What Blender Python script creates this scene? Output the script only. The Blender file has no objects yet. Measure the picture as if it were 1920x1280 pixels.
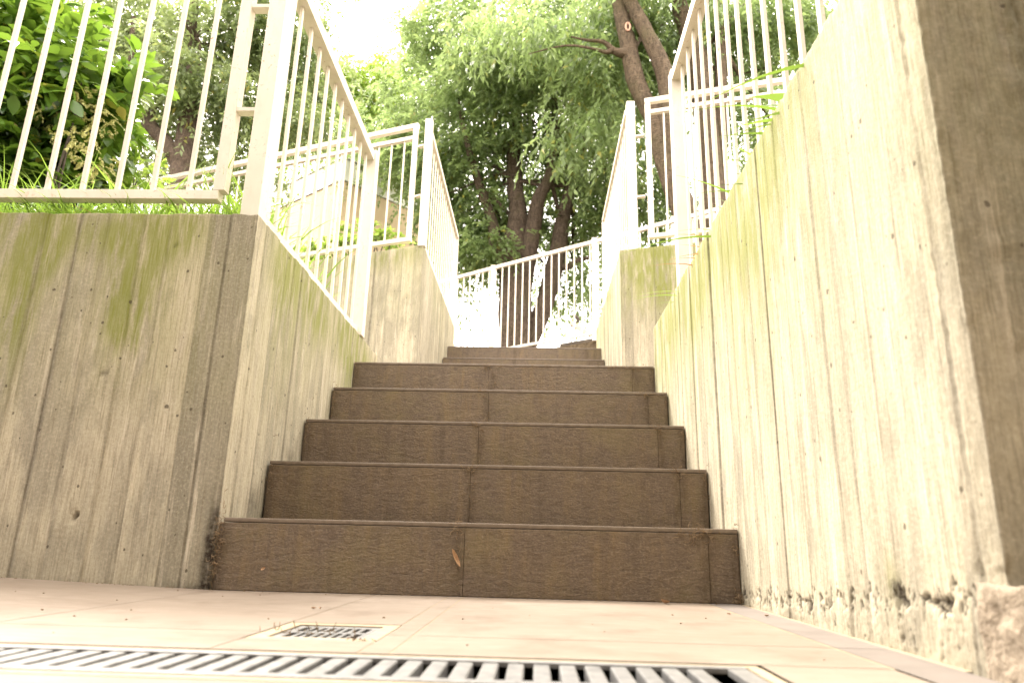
import bpy, bmesh, math, random
import numpy as np
from mathutils import Vector, Matrix, noise
random.seed(7); rng = np.random.default_rng(7)
S = bpy.context.scene; COL = S.collection
R = math.radians
# ------------------------------------------------------------------ camera
F_PX = 1330.7; pitch, yaw, roll = 0.2761, -0.0373, 0.0244
CAM = Vector((0.7806, -1.7813, 0.1258))
fw = Vector((math.sin(yaw)*math.cos(pitch), math.cos(yaw)*math.cos(pitch), math.sin(pitch)))
rt = Vector((math.cos(yaw), -math.sin(yaw), 0)); up = rt.cross(fw)
cr, sr = math.cos(roll), math.sin(roll)
rt2 = rt*cr + up*sr; up2 = up*cr - rt*sr
cd = bpy.data.cameras.new("camera"); cam = bpy.data.objects.new("camera", cd); COL.objects.link(cam)
m = Matrix((rt2, up2, -fw)).transposed().to_4x4(); m.translation = CAM; cam.matrix_world = m
cd.sensor_width = 36; cd.lens = F_PX/1920*36; cd.clip_start = 0.02; cd.clip_end = 2000
cd.dof.use_dof = True; cd.dof.focus_distance = 2.3; cd.dof.aperture_fstop = 5.0
S.camera = cam
S.render.resolution_x = 1024; S.render.resolution_y = 682
# ------------------------------------------------------------------ light
SUN_EL, SUN_AZ = R(54), R(-46)          # azimuth measured from +Y (up the stairs), negative = to the left
w = bpy.data.worlds.new("World"); S.world = w; w.use_nodes = True
nt = w.node_tree; nt.nodes.clear()
sky = nt.nodes.new('ShaderNodeTexSky'); sky.sky_type = 'NISHITA'; sky.sun_disc = False
sky.sun_elevation = SUN_EL; sky.sun_rotation = SUN_AZ; sky.dust_density = 4.0; sky.air_density = 1.0
cloud = nt.nodes.new('ShaderNodeRGB'); cloud.outputs[0].default_value = (17.0, 15.4, 13.8, 1)
mx = nt.nodes.new('ShaderNodeMix'); mx.data_type = 'RGBA'; mx.inputs[0].default_value = 0.75
bg = nt.nodes.new('ShaderNodeBackground'); bg.inputs[1].default_value = 0.14
wo = nt.nodes.new('ShaderNodeOutputWorld')
nt.links.new(sky.outputs[0], mx.inputs[6]); nt.links.new(cloud.outputs[0], mx.inputs[7])
nt.links.new(mx.outputs[2], bg.inputs[0]); nt.links.new(bg.outputs[0], wo.inputs[0])
sd = bpy.data.lights.new("sun", 'SUN'); sd.energy = 2.8; sd.angle = R(28); sd.color = (1.0, 0.925, 0.83)
sun = bpy.data.objects.new("sun", sd); COL.objects.link(sun)
sdir = Vector((math.sin(SUN_AZ)*math.cos(SUN_EL), math.cos(SUN_AZ)*math.cos(SUN_EL), math.sin(SUN_EL)))
sun.rotation_euler = (-sdir).to_track_quat('-Z', 'Y').to_euler()
S.view_settings.view_transform = 'Standard'; S.view_settings.look = 'None'
S.view_settings.exposure = 1.92; S.view_settings.gamma = 1
S.render.engine = 'CYCLES'
S.cycles.max_bounces = 8; S.cycles.diffuse_bounces = 4; S.cycles.transmission_bounces = 4; S.cycles.transparent_max_bounces = 8
# ------------------------------------------------------------------ helpers
def tag(o, label=None, cat=None, group=None, kind=None):
    if label: o['label'] = label
    if cat: o['category'] = cat
    if group: o['group'] = group
    if kind: o['kind'] = kind
    return o
def empty(name, loc, label, cat, group=None):
    o = bpy.data.objects.new(name, None); COL.objects.link(o); o.location = loc
    o.empty_display_size = .1
    return tag(o, label, cat, group)
def link(name, me, mat, parent=None, smooth=False):
    o = bpy.data.objects.new(name, me); COL.objects.link(o)
    if mat: me.materials.append(mat)
    if smooth: me.polygons.foreach_set('use_smooth', [True]*len(me.polygons))
    if parent:
        o.parent = parent; o.matrix_parent_inverse = Matrix.Translation(-parent.location)
    return o
def bm_obj(name, bm, mat, parent=None, smooth=False):
    me = bpy.data.meshes.new(name); bm.to_mesh(me); bm.free()
    return link(name, me, mat, parent, smooth)
def beam(bm, p0, p1, wdt, hgt, bev=0.0, upv=Vector((0, 0, 1))):
    """box from p0 to p1; wdt across, hgt along upv"""
    p0 = Vector(p0); p1 = Vector(p1); d = (p1-p0); L = d.length; d.normalize()
    if abs(d.dot(upv)) > .99: upv = Vector((0, 1, 0))
    s = d.cross(upv).normalized(); u = s.cross(d).normalized()
    b2 = bmesh.new(); vs = []
    for a in (0, 1):
        for (i, j) in ((-1, -1), (1, -1), (1, 1), (-1, 1)):
            vs.append(b2.verts.new(p0 + d*(L*a) + s*(wdt/2*i) + u*(hgt/2*j)))
    for f in ((3, 2, 1, 0), (4, 5, 6, 7), (0, 1, 5, 4), (1, 2, 6, 5), (2, 3, 7, 6), (3, 0, 4, 7)):
        b2.faces.new([vs[k] for k in f])
    if bev: bmesh.ops.bevel(b2, geom=b2.edges[:], offset=bev, segments=2, affect='EDGES', profile=.6)
    me = bpy.data.meshes.new('tmp'); b2.to_mesh(me); b2.free(); bm.from_mesh(me); bpy.data.meshes.remove(me)
def box(bm, x0, x1, y0, y1, z0, z1, bev=0.0):
    beam(bm, ((x0+x1)/2, y0, (z0+z1)/2), ((x0+x1)/2, y1, (z0+z1)/2), x1-x0, z1-z0, bev)
def prism(bm, poly, z0, z1):
    lo = [bm.verts.new((x, y, z0)) for x, y in poly]; hi = [bm.verts.new((x, y, z1)) for x, y in poly]
    n = len(poly); bm.faces.new(hi)
    for i in range(n): bm.faces.new((lo[i], lo[(i+1) % n], hi[(i+1) % n], hi[i]))
    bmesh.ops.recalc_face_normals(bm, faces=bm.faces[:])
def np_mesh(name, V, Fq):
    me = bpy.data.meshes.new(name); V = np.asarray(V, dtype=np.float32); Fq = np.asarray(Fq, dtype=np.int32)
    k = Fq.shape[1]
    me.vertices.add(len(V)); me.vertices.foreach_set('co', V.ravel())
    me.loops.add(Fq.size); me.loops.foreach_set('vertex_index', Fq.ravel())
    me.polygons.add(len(Fq)); me.polygons.foreach_set('loop_start', np.arange(0, Fq.size, k, dtype=np.int32))
    me.polygons.foreach_set('loop_total', np.full(len(Fq), k, dtype=np.int32))
    me.update(calc_edges=True); me.validate()
    return me
# ------------------------------------------------------------------ materials
class NT:
    def __init__(s, name):
        s.m = bpy.data.materials.new(name); s.m.use_nodes = True; s.t = s.m.node_tree; s.t.nodes.clear()
        s.out = s.n('ShaderNodeOutputMaterial')
    def n(s, typ, **kw):
        nd = s.t.nodes.new(typ)
        for k, v in kw.items(): setattr(nd, k, v)
        return nd
    def l(s, a, b): s.t.links.new(a, b)
    def val(s, sock, v):
        if hasattr(v, 'links'): s.l(v, sock)
        else: sock.default_value = v
    def noise(s, vec, scale, detail=4, rough=.55, dist=0, out=0):
        n = s.n('ShaderNodeTexNoise'); s.l(vec, n.inputs['Vector']); n.inputs['Scale'].default_value = scale
        n.inputs['Detail'].default_value = detail; n.inputs['Roughness'].default_value = rough; n.inputs['Distortion'].default_value = dist
        return n.outputs[out]
    def map(s, vec, sc, loc=(0, 0, 0)):
        n = s.n('ShaderNodeMapping'); s.l(vec, n.inputs[0]); n.inputs['Scale'].default_value = sc; n.inputs['Location'].default_value = loc
        return n.outputs[0]
    def ramp(s, f, a, b, lo=0., hi=1.):
        n = s.n('ShaderNodeMapRange'); s.l(f, n.inputs[0]); n.inputs[1].default_value = a; n.inputs[2].default_value = b
        n.inputs[3].default_value = lo; n.inputs[4].default_value = hi; return n.outputs[0]
    def math(s, op, a, b=0.):
        n = s.n('ShaderNodeMath', operation=op); s.val(n.inputs[0], a); s.val(n.inputs[1], b); return n.outputs[0]
    def mix(s, f, a, b, mode='MIX'):
        n = s.n('ShaderNodeMix', data_type='RGBA', blend_type=mode); s.val(n.inputs[0], f)
        for sock, v in ((n.inputs[6], a), (n.inputs[7], b)):
            if hasattr(v, 'links'): s.l(v, sock)
            else: sock.default_value = (*v, 1)
        return n.outputs[2]
    def bump(s, h, strength, dist, nrm=None):
        n = s.n('ShaderNodeBump'); s.l(h, n.inputs['Height']); n.inputs['Strength'].default_value = strength
        n.inputs['Distance'].default_value = dist
        if nrm: s.l(nrm, n.inputs['Normal'])
        return n.outputs[0]
    def pbr(s, col, rough=.8, nrm=None, spec=.5, metal=0.):
        p = s.n('ShaderNodeBsdfPrincipled'); s.val(p.inputs['Base Color'], col if hasattr(col, 'links') else (*col, 1))
        s.val(p.inputs['Roughness'], rough); p.inputs['Specular IOR Level'].default_value = spec; p.inputs['Metallic'].default_value = metal
        if nrm: s.l(nrm, p.inputs['Normal'])
        s.l(p.outputs[0], s.out.inputs[0]); return p
def co(M, which='Object'):
    return M.n('ShaderNodeTexCoord').outputs[which]

def mat_concrete():
    M = NT('board_formed_concrete')
    uv = co(M, 'UV')
    at = M.n('ShaderNodeAttribute', attribute_name='mask'); sep = M.n('ShaderNodeSeparateColor'); M.l(at.outputs['Color'], sep.inputs[0])
    board, moss, dirt = sep.outputs[0], sep.outputs[1], sep.outputs[2]  # dirt also carries the shade painted on the right wall's front
    grain = M.noise(M.map(uv, (1, .04, 1)), 260, 5, .65, .1)
    grain2 = M.noise(M.map(uv, (1, .16, 1)), 75, 6, .72, .2)
    cx = M.n('ShaderNodeCombineXYZ'); M.l(M.math('MULTIPLY', board, 37.), cx.inputs[1]); M.l(M.math('MULTIPLY', board, 11.), cx.inputs[0]); va = M.n('ShaderNodeVectorMath', operation='ADD'); M.l(uv, va.inputs[0]); M.l(cx.outputs[0], va.inputs[1]); ub = va.outputs[0]
    cloudy = M.noise(M.map(ub, (1, .45, 1)), 6, 6, .66, .2)
    streak = M.noise(M.map(uv, (1, .05, 1)), 20, 5, .65, .1)
    fine = M.noise(uv, 520, 4, .75); sand = M.noise(uv, 130, 6, .8)
    c = M.mix(board, (.235, .215, .160), (.50, .45, .335))
    c = M.mix(M.math('MULTIPLY', M.ramp(cloudy, .44, .62), M.ramp(board, .0, .25, .25, .8)), c, (.53, .475, .35))
    c = M.mix(M.math('MULTIPLY', M.ramp(M.noise(M.map(ub, (1, .35, 1), (3, 7, 0)), 8, 7, .70, .2), .50, .62), .75), c, (.25, .232, .178))
    c = M.mix(M.math('MULTIPLY', M.ramp(streak, .52, .66), .55), c, (.29, .265, .20))
    c = M.mix(M.math('MULTIPLY', M.ramp(M.noise(M.map(ub, (1, .05, 1), (9, 2, 0)), 34, 6, .68, .1), .56, .68), .6), c, (.68, .61, .49))
    c = M.mix(M.math('MULTIPLY', M.ramp(grain, .48, .68), .6), c, (.15, .125, .08)); c = M.mix(M.math('MULTIPLY', M.ramp(M.noise(M.map(uv, (1, .025, 1), (2, 5, 0)), 95, 5, .7, .1), .52, .64), .5), c, (.19, .165, .115))
    c = M.mix(M.math('MULTIPLY', M.ramp(grain2, .55, .75), .35), c, (.62, .57, .45))
    c = M.mix(M.math('MULTIPLY', M.ramp(fine, .5, .66), .45), c, (.15, .13, .09)); c = M.mix(M.math('MULTIPLY', M.ramp(sand, .5, .68), .4), c, (.62, .56, .44)); c = M.mix(M.math('MULTIPLY', M.ramp(sand, .46, .30), .45), c, (.17, .14, .095))
    # moss and algae film
    mn = M.noise(M.map(uv, (1, .16, 1)), 24, 6, .7, .3)
    mm = M.math('MULTIPLY', moss, M.ramp(mn, .32, .54)); mm = M.math('MULTIPLY', mm, M.ramp(grain, .2, .6, .55, 1))
    c = M.mix(M.math('MULTIPLY', mm, .9), c, (.175, .195, .030))
    # dirt, dark seams and holes, plus shade painted on the right wall's front
    dn = M.noise(uv, 45, 5, .65); dd = M.math('MULTIPLY', dirt, M.ramp(dn, .38, .6, .6, 1))
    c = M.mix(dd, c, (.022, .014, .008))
    # pits
    v = M.n('ShaderNodeTexVoronoi'); M.l(M.map(uv, (1, .8, 1)), v.inputs['Vector']); v.inputs['Scale'].default_value = 62
    sc = M.n('ShaderNodeSeparateColor'); M.l(v.outputs['Color'], sc.inputs[0])
    rad = M.math('MULTIPLY', M.ramp(sc.outputs[0], .84, 1.0), .24)
    wob = M.math('ADD', v.outputs['Distance'], M.math('MULTIPLY', M.math('SUBTRACT', M.noise(uv, 300, 2), .5), .25))
    pit = M.math('LESS_THAN', wob, rad)
    v2 = M.n('ShaderNodeTexVoronoi'); M.l(uv, v2.inputs['Vector']); v2.inputs['Scale'].default_value = 19
    sc2 = M.n('ShaderNodeSeparateColor'); M.l(v2.outputs['Color'], sc2.inputs[0])
    pit2 = M.math('LESS_THAN', M.math('ADD', v2.outputs['Distance'], M.math('MULTIPLY', M.math('SUBTRACT', M.noise(uv, 170, 3), .5), .18)), M.math('MULTIPLY', M.ramp(sc2.outputs[1], .90, 1.0), .12))
    pit = M.math('MAXIMUM', pit, pit2)
    c = M.mix(M.math('MULTIPLY', pit, .8), c, (.07, .055, .035))
    h = M.math('ADD', M.math('MULTIPLY', grain, .5), M.math('ADD', M.math('MULTIPLY', sand, .7), M.math('MULTIPLY', grain2, .5)))
    h = M.math('SUBTRACT', h, M.math('MULTIPLY', pit, 1.4))
    M.pbr(c, .88, M.bump(h, .8, .0035), .3); return M.m
def mat_paint():
    M = NT('cream_metal_paint'); o = co(M)
    n1 = M.noise(o, 9, 5, .6); n2 = M.noise(o, 90, 4, .7); geo = M.n('ShaderNodeNewGeometry')
    c = M.mix(M.ramp(n1, .3, .7), (.60, .555, .465), (.67, .625, .53))
    c = M.mix(M.math('MULTIPLY', M.ramp(n2, .58, .70), M.ramp(n1, .46, .60)), c, (.38, .22, .11))
    c = M.mix(M.math('MULTIPLY', M.ramp(M.noise(M.map(o, (1, 1, .3)), 50, 5, .7), .5, .72), .45), c, (.52, .47, .37))
    M.pbr(c, .45, M.bump(n2, .15, .001), .4); return M.m
def mat_riser():
    M = NT('brown_slate_tile'); o = co(M)
    r = M.noise(M.map(o, (1, 1, 2.6)), 34, 6, .62, .9); f = M.noise(M.map(o, (1, 1, 1.5)), 160, 4, .6)
    big = M.noise(M.map(o, (1, 1, .35), (3, 1, 2)), 9, 5, .65, .6); st = M.noise(M.map(o, (1, 1, .12)), 40, 5, .6, .4)
    sx = M.n('ShaderNodeSeparateXYZ'); M.l(o, sx.inputs[0])
    c = M.mix(M.ramp(r, .3, .7), (.082, .060, .042), (.155, .115, .080))
    c = M.mix(M.math('MULTIPLY', M.math('MULTIPLY', M.ramp(big, .42, .66), M.ramp(st, .36, .60)), .6), c, (.19, .13, .06))
    c = M.mix(M.math('MULTIPLY', M.ramp(M.noise(o, 5, 5, .7), .48, .68), .5), c, (.165, .130, .060))
    c = M.mix(M.math('MULTIPLY', M.ramp(f, .52, .72), .6), c, (.25, .20, .145)); c = M.mix(M.math('MULTIPLY', M.ramp(M.noise(M.map(o, (1, 1, .08), (5, 0, 1)), 26, 5, .65), .54, .68), .3), c, (.06, .043, .028))
    c = M.mix(M.math('MULTIPLY', M.ramp(M.noise(M.map(o, (1, 1, 1.3)), 330, 3, .6), .5, .7), .4), c, (.045, .03, .02))
    wob = M.math('MULTIPLY', M.math('SUBTRACT', M.noise(M.map(o, (1, 1, .5)), 30, 4), .5), .05)
    for xs_, wd_ in ((.595, .022), (1.19, .022), (.01, .03), (1.262, .016)):
        dd = M.math('ABSOLUTE', M.math('SUBTRACT', M.math('ADD', sx.outputs[0], wob), xs_))
        k = M.math('MULTIPLY', M.ramp(dd, wd_, wd_*.2), M.ramp(M.noise(M.map(o, (1, 1, .4)), 70, 5, .7), .35, .6))
        c = M.mix(M.math('MULTIPLY', k, .65), c, (.060, .040, .020))
    spk = M.math('GREATER_THAN', M.noise(o, 260, 2, .5), .74); c = M.mix(spk, c, (.03, .02, .012))
    M.pbr(c, .62, M.bump(M.math('ADD', r, M.math('MULTIPLY', f, .35)), .7, .004), .35); return M.m
def mat_tread():
    M = NT('brown_tread_tile'); o = co(M); f = M.noise(o, 60, 5, .6)
    M.pbr(M.mix(M.ramp(f, .3, .7), (.11, .086, .063), (.18, .14, .105)), .34, M.bump(f, .3, .002), .5); return M.m
def mat_floor():
    M = NT('pale_pink_floor_tile'); o = co(M)
    a = M.noise(o, 3.5, 6, .6, .5); b = M.noise(M.map(o, (.4, 2.2, 1)), 26, 5, .65, .8); f = M.noise(o, 300, 2)
    c = M.mix(M.ramp(a, .3, .7), (.178, .140, .106), (.222, .180, .140))
    c = M.mix(M.math('MULTIPLY', M.ramp(b, .5, .75), .5), c, (.29, .245, .205))
    c = M.mix(M.math('MULTIPLY', M.ramp(M.noise(o, 8, 6, .7), .50, .68), .65), c, (.135, .10, .072))
    M.pbr(c, .55, M.bump(M.math('ADD', b, M.math('MULTIPLY', f, .2)), .25, .002), .4); return M.m
def mat_simple(name, c1, c2, scale=20, rough=.8, bump=.3, dist=.003, metal=0, spec=.4, stretch=(1, 1, 1), det=5):
    M = NT(name); o = M.map(co(M), stretch); f = M.noise(o, scale, det, .62, .3)
    M.pbr(M.mix(M.ramp(f, .32, .68), c1, c2), rough, M.bump(f, bump, dist), spec, metal); return M.m
def mat_leaf(name, cd1, cl1, tr, transl=.45, rough=.42):
    M = NT(name); at = M.n('ShaderNodeAttribute', attribute_name='tint'); sep = M.n('ShaderNodeSeparateColor'); M.l(at.outputs['Color'], sep.inputs[0])
    c = M.mix(sep.outputs[0], cd1, cl1)
    c = M.mix(M.math('GREATER_THAN', sep.outputs[1], .965), c, (.30, .27, .05))
    p = M.n('ShaderNodeBsdfPrincipled'); M.l(c, p.inputs['Base Color']); p.inputs['Roughness'].default_value = rough; p.inputs['Specular IOR Level'].default_value = .5
    t = M.n('ShaderNodeBsdfTranslucent'); M.l(M.mix(sep.outputs[0], tuple(x*.6 for x in tr), tr), t.inputs[0])
    s = M.n('ShaderNodeMixShader'); s.inputs[0].default_value = transl
    M.l(p.outputs[0], s.inputs[1]); M.l(t.outputs[0], s.inputs[2]); M.l(s.outputs[0], M.out.inputs[0]); return M.m
def mat_bark(name, a, b):
    M = NT(name); o = co(M); r = M.noise(M.map(o, (1, 1, .35)), 22, 6, .7, 1.2); g = M.noise(o, 3.0, 4, .6)
    lent = M.noise(M.map(o, (.3, .3, 3)), 26, 4, .6, .4)
    c = M.mix(M.ramp(r, .35, .65), a, b); c = M.mix(M.math('MULTIPLY', M.ramp(lent, .58, .7), .6), c, tuple(x*1.6 for x in b))
    c = M.mix(M.math('MULTIPLY', M.ramp(g, .5, .7), .4), c, (.14, .13, .06))
    M.pbr(c, .9, M.bump(M.math('ADD', r, lent), 1.0, .06), .2); return M.m
CONC = mat_concrete(); PAINT = mat_paint(); RISER = mat_riser(); TREAD = mat_tread(); FLOOR = mat_floor()
GROUT = mat_simple('pale_grout', (.27, .215, .14), (.34, .28, .19), 60)
GREYT = mat_simple('greyish_border_tile', (.145, .125, .11), (.185, .16, .14), 12, .6, .2)
SOIL = mat_simple('soil', (.06, .042, .025), (.12, .09, .05), 30, .95, .8, .02)
EARTH = mat_simple('earth_and_lawn', (.06, .075, .025), (.12, .12, .05), 6, .95, .6, .03)
DARKC = mat_simple('dark_timber', (.045, .035, .028), (.10, .08, .06), 30, .8, .5, .004, stretch=(.2, .2, 1))
STEEL = mat_simple('galvanised_steel', (.17, .17, .17), (.29, .29, .285), 55, .45, .15, .001, .55, .5)
DARK = mat_simple('drain_silt', (.05, .038, .025), (.11, .085, .055), 60)
DEBRIS = mat_simple('dry_debris', (.10, .065, .035), (.26, .18, .10), 90)
DRY = mat_simple('dry_leaf_brown', (.30, .17, .09), (.48, .31, .18), 120, .7, .5, .001)
RENDER = mat_simple('cream_render', (.56, .44, .29), (.61, .49, .33), 5, .9, .1, .002)
BANDM = mat_simple('parapet_metal', (.66, .66, .60), (.72, .72, .66), 6, .6, .1, .002)
BLOCKER = mat_simple('grey_light_blocker', (.10, .085, .065), (.14, .12, .09), 4, .9, .1, .003)  # for the unseen light-blocking block behind the camera
LEAF_A = mat_leaf('oak_leaf_green', (.062, .10, .042), (.24, .32, .13), (.42, .56, .20), .50, .36)
LEAF_B = mat_leaf('fresh_leaf_green', (.055, .12, .018), (.20, .31, .05), (.42, .58, .09), .48)
LEAF_C = mat_leaf('glossy_broad_leaf', (.022, .055, .010), (.085, .17, .022), (.30, .50, .05), .28, .28)
LEAF_D = mat_leaf('dull_olive_leaf', (.055, .085, .035), (.26, .32, .15), (.44, .55, .2), .42, .36)
GRASSM = mat_leaf('grass_green', (.06, .13, .02), (.20, .32, .05), (.34, .52, .07), .4, .4)
GRASSR = mat_leaf('reddish_dry_grass', (.32, .12, .04), (.45, .25, .10), (.6, .25, .1), .3)
FLOWER = mat_leaf('pale_flower', (.42, .42, .14), (.62, .60, .28), (.7, .7, .3), .3)
BARK = mat_bark('brown_bark', (.065, .048, .036), (.19, .14, .105))
BARK2 = mat_bark('warm_bark', (.070, .052, .035), (.21, .155, .105))

# ------------------------------------------------------------------ board-formed walls
def fbm(x, y, z=0, H=3):
    return noise.fractal(Vector((x, y, z)), 1.0, 2.0, H)
def make_boards(s0, s1, seed, wmin=.045, wmax=.11):
    r = random.Random(seed); b = [s0]
    while b[-1] < s1: b.append(b[-1] + r.uniform(wmin, wmax))
    return b, [r.uniform(-1, 1) for _ in b], [r.random() for _ in b]
def wall(name, path, z0, z1, back, label, res=.01, seed=1, boards=None, moss=.5, spots=(), dirt_shade_spots=(), ragged=0, base_dirt=.5, holes=(), corner_s=(), parent=None):
    """path: list of (x,y); the visible face is on the right-hand side when walking along it. back: closing points (x,y)."""
    P = [Vector((x, y, 0)) for x, y in path]
    seg = [(P[i+1]-P[i]).length for i in range(len(P)-1)]; cum = [0]
    for L in seg: cum.append(cum[-1]+L)
    tot = cum[-1]
    if boards is None: boards = make_boards(0, tot, seed)
    bs, off, tint = boards
    rs_ = random.Random(seed+77); seamk = [rs_.choice((.08, .15, .2, .3, .4, .7)) for _ in bs]
    cols = set(np.round(np.arange(0, tot, res), 5)) | set(np.round(cum, 5))
    if ragged: cols |= set(np.round(np.arange(1.12, 2.1, .0034), 5))
    for b in bs:
        for d in (-.004, -.0015, .0015, .004):
            if 0 < b+d < tot: cols.add(round(b+d, 5))
    cols = sorted(cols); cc = [cols[0]]
    for c in cols[1:]:
        if c-cc[-1] > .0009: cc.append(c)
    cols = cc
    H = z1-z0
    if ragged: rows = list(np.arange(0, .15, .0036)) + list(np.arange(.15, H, res*1.3))
    else: rows = list(np.arange(0, H, res*1.3))
    rows = [r_ for r_ in rows if r_ < H-.004] + [H-.003, H]
    nC, nR = len(cols), len(rows); V = np.zeros((nC, nR, 3)); UV = np.zeros((nC, nR, 2)); MK = np.zeros((nC, nR, 4)); MK[..., 3] = 1
    for i, s in enumerate(cols):
        k = 0
        while k < len(seg)-1 and s > cum[k+1]+1e-6: k += 1
        d = (P[k+1]-P[k]).normalized(); base = P[k]+d*(s-cum[k]); n = Vector((d.y, -d.x, 0))
        atc = False
        for q in range(1, len(cum)-1):
            if abs(s-cum[q]) < 1e-4:
                d2 = (P[q+1]-P[q]).normalized(); d1 = (P[q]-P[q-1]).normalized()
                n = Vector((d1.y+d2.y, -d1.x-d2.x, 0)).normalized(); atc = True
        dc = min([abs(s-c) for c in cum[1:-1]] + [9])
        bi = 0
        while bi < len(bs)-1 and s > bs[bi+1]: bi += 1
        ds = min(abs(s-bs[bi]), abs(s-bs[min(bi+1, len(bs)-1)]))
        for j, v in enumerate(rows):
            z = z0+v
            h = off[bi]*.0024 + .0006*fbm(s*12, v*2.5, seed)
            if ds < .002: kb = bi if abs(s-bs[bi]) < .0045 else min(bi+1, len(bs)-1); h -= seamk[kb]*(.003 - .002*noise.noise(Vector((bs[kb]*50, v*16, seed))))
            dk = 0.
            if ds < .0045:
                kb = bi if abs(s-bs[bi]) < .0045 else min(bi+1, len(bs)-1); ss = seamk[kb]; dk = ss*max(0, .55+.6*noise.noise(Vector((bs[kb]*31, v*3.5, 3.1))))
            if dc < .012:                       # chipped corner
                h -= max(0, .0015+.0045*noise.noise(Vector((seed, v*55, 0))))*(1-dc/.012)
            if v > H-.005: h -= abs(.004*noise.noise(Vector((s*40, 7, seed))))
            zz = z
            if v > H-.005: zz += .004*noise.noise(Vector((s*25, 1, seed)))+.002*noise.noise(Vector((s*90, 4, seed)))
            ms = moss*max(0, (v/H-.35)/.65)**1.3 * (.55+.9*noise.noise(Vector((s*2.6, v*1.2, seed+9))))
            for (sx, sz, rx, rz, a) in spots:
                q = ((s-sx)/rx)**2+((v-sz)/rz)**2
                if q < 4: ms += a*math.exp(-q*1.2)
            db = base_dirt*max(0, 1-v/.05)*.6 + base_dirt*max(0, noise.noise(Vector((s*9, v*14, seed+4))))*max(0, 1-v/.22)
            for (sx, sz, rx, rz, a) in dirt_shade_spots:
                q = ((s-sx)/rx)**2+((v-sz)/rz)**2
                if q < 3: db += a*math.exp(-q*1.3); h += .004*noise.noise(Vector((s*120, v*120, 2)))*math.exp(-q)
            if ragged:
                line = ragged(s) + .016*noise.noise(Vector((s*26, 0, seed))) + .013*noise.noise(Vector((s*75, 0, seed+2)))
                t = v-line
                if t < 0: h += .0012*min(1, -t/.01) + .0008*noise.noise(Vector((s*60, v*60, 5)))+.0012*noise.noise(Vector((s*150, v*150, 2)))
                hol = .8*noise.noise(Vector((s*62, v*26, seed+6)))+.75*noise.noise(Vector((s*150, v*95, 1)))+.45*noise.noise(Vector((s*290, v*230, 1)))
                if -.020 < t < .024:
                    a = (1-abs(t-.001)/.023)
                    if hol > .47-.36*a: h -= .004*a+.0015; dk = 1.6
                elif t < 0 and hol > .66: h -= .003; dk = max(dk, .8)
                elif t < 0: db += .12
            for (sx, sz, r_) in holes:
                q = math.hypot(s-sx, v-sz)
                if q < r_*1.6: dk = max(dk, 1 if q < r_ else .5); h -= .012 if q < r_ else .003
            p = base + n*h; V[i, j] = (p.x, p.y, zz); UV[i, j] = (s, v)
            MK[i, j, 0] = min(1, max(0, tint[bi])); MK[i, j, 1] = min(1, max(0, ms)); MK[i, j, 2] = min(1, max(0, db+dk))
    nv = nC*nR; idx = np.arange(nv).reshape(nC, nR)
    Fq = np.stack([idx[:-1, :-1], idx[1:, :-1], idx[1:, 1:], idx[:-1, 1:]], -1).reshape(-1, 4)
    me = np_mesh(name, V.reshape(-1, 3), Fq)
    bm = bmesh.new(); bm.from_mesh(me); bm.verts.ensure_lookup_table()
    bt = [bm.verts.new((x, y, z1)) for x, y in back]; bb = [bm.verts.new((x, y, z0)) for x, y in back]
    bm.verts.ensure_lookup_table()
    top = [bm.verts[idx[i, nR-1]] for i in range(nC)]
    bm.faces.new(top+bt)
    lastc = [bm.verts[idx[nC-1, j]] for j in range(nR)]; firstc = [bm.verts[idx[0, j]] for j in range(nR)]
    bm.faces.new([bb[0]]+[bt[0]]+lastc[::-1]); bm.faces.new(firstc+[bt[-1], bb[-1]])
    for k in range(len(back)-1): bm.faces.new((bb[k], bb[k+1], bt[k+1], bt[k]))
    bm.to_mesh(me); bm.free()
    uvl = me.uv_layers.new(name='UVMap'); n0 = len(me.loops)
    li = np.zeros(n0, dtype=np.int32); me.loops.foreach_get('vertex_index', li)
    co_ = np.zeros(len(me.vertices)*3, dtype=np.float32); me.vertices.foreach_get('co', co_); co_ = co_.reshape(-1, 3)
    UVa = np.zeros((len(me.vertices), 2)); UVa[:nv] = UV.reshape(-1, 2); UVa[nv:, 0] = co_[nv:, 0]+co_[nv:, 1]; UVa[nv:, 1] = co_[nv:, 2]
    uvl.data.foreach_set('uv', UVa[li].astype(np.float32).ravel())
    MKa = np.zeros((len(me.vertices), 4)); MKa[:nv] = MK.reshape(-1, 4); MKa[nv:] = (.5, .3, .1, 1)
    a = me.color_attributes.new('mask', 'FLOAT_COLOR', 'POINT'); a.data.foreach_set('color', MKa.astype(np.float32).ravel())
    o = link(name, me, CONC, parent)
    return tag(o, label, 'wall')

XR = 1.271; HL = .987; HR = 1.010; T = .2809; RZ = .17
# left wall: front face, corner at (0,0), inner face, far end
fb = [0, .12, .22, .36, .47, .60, .70, .79, .885, .975, 1.065, 1.15, 1.215, 1.30, 1.355, 1.40]
rr = random.Random(3)
lb = [0.0]
while lb[-1] < 1.235: lb.append(lb[-1]+rr.uniform(.07, .115))
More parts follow.
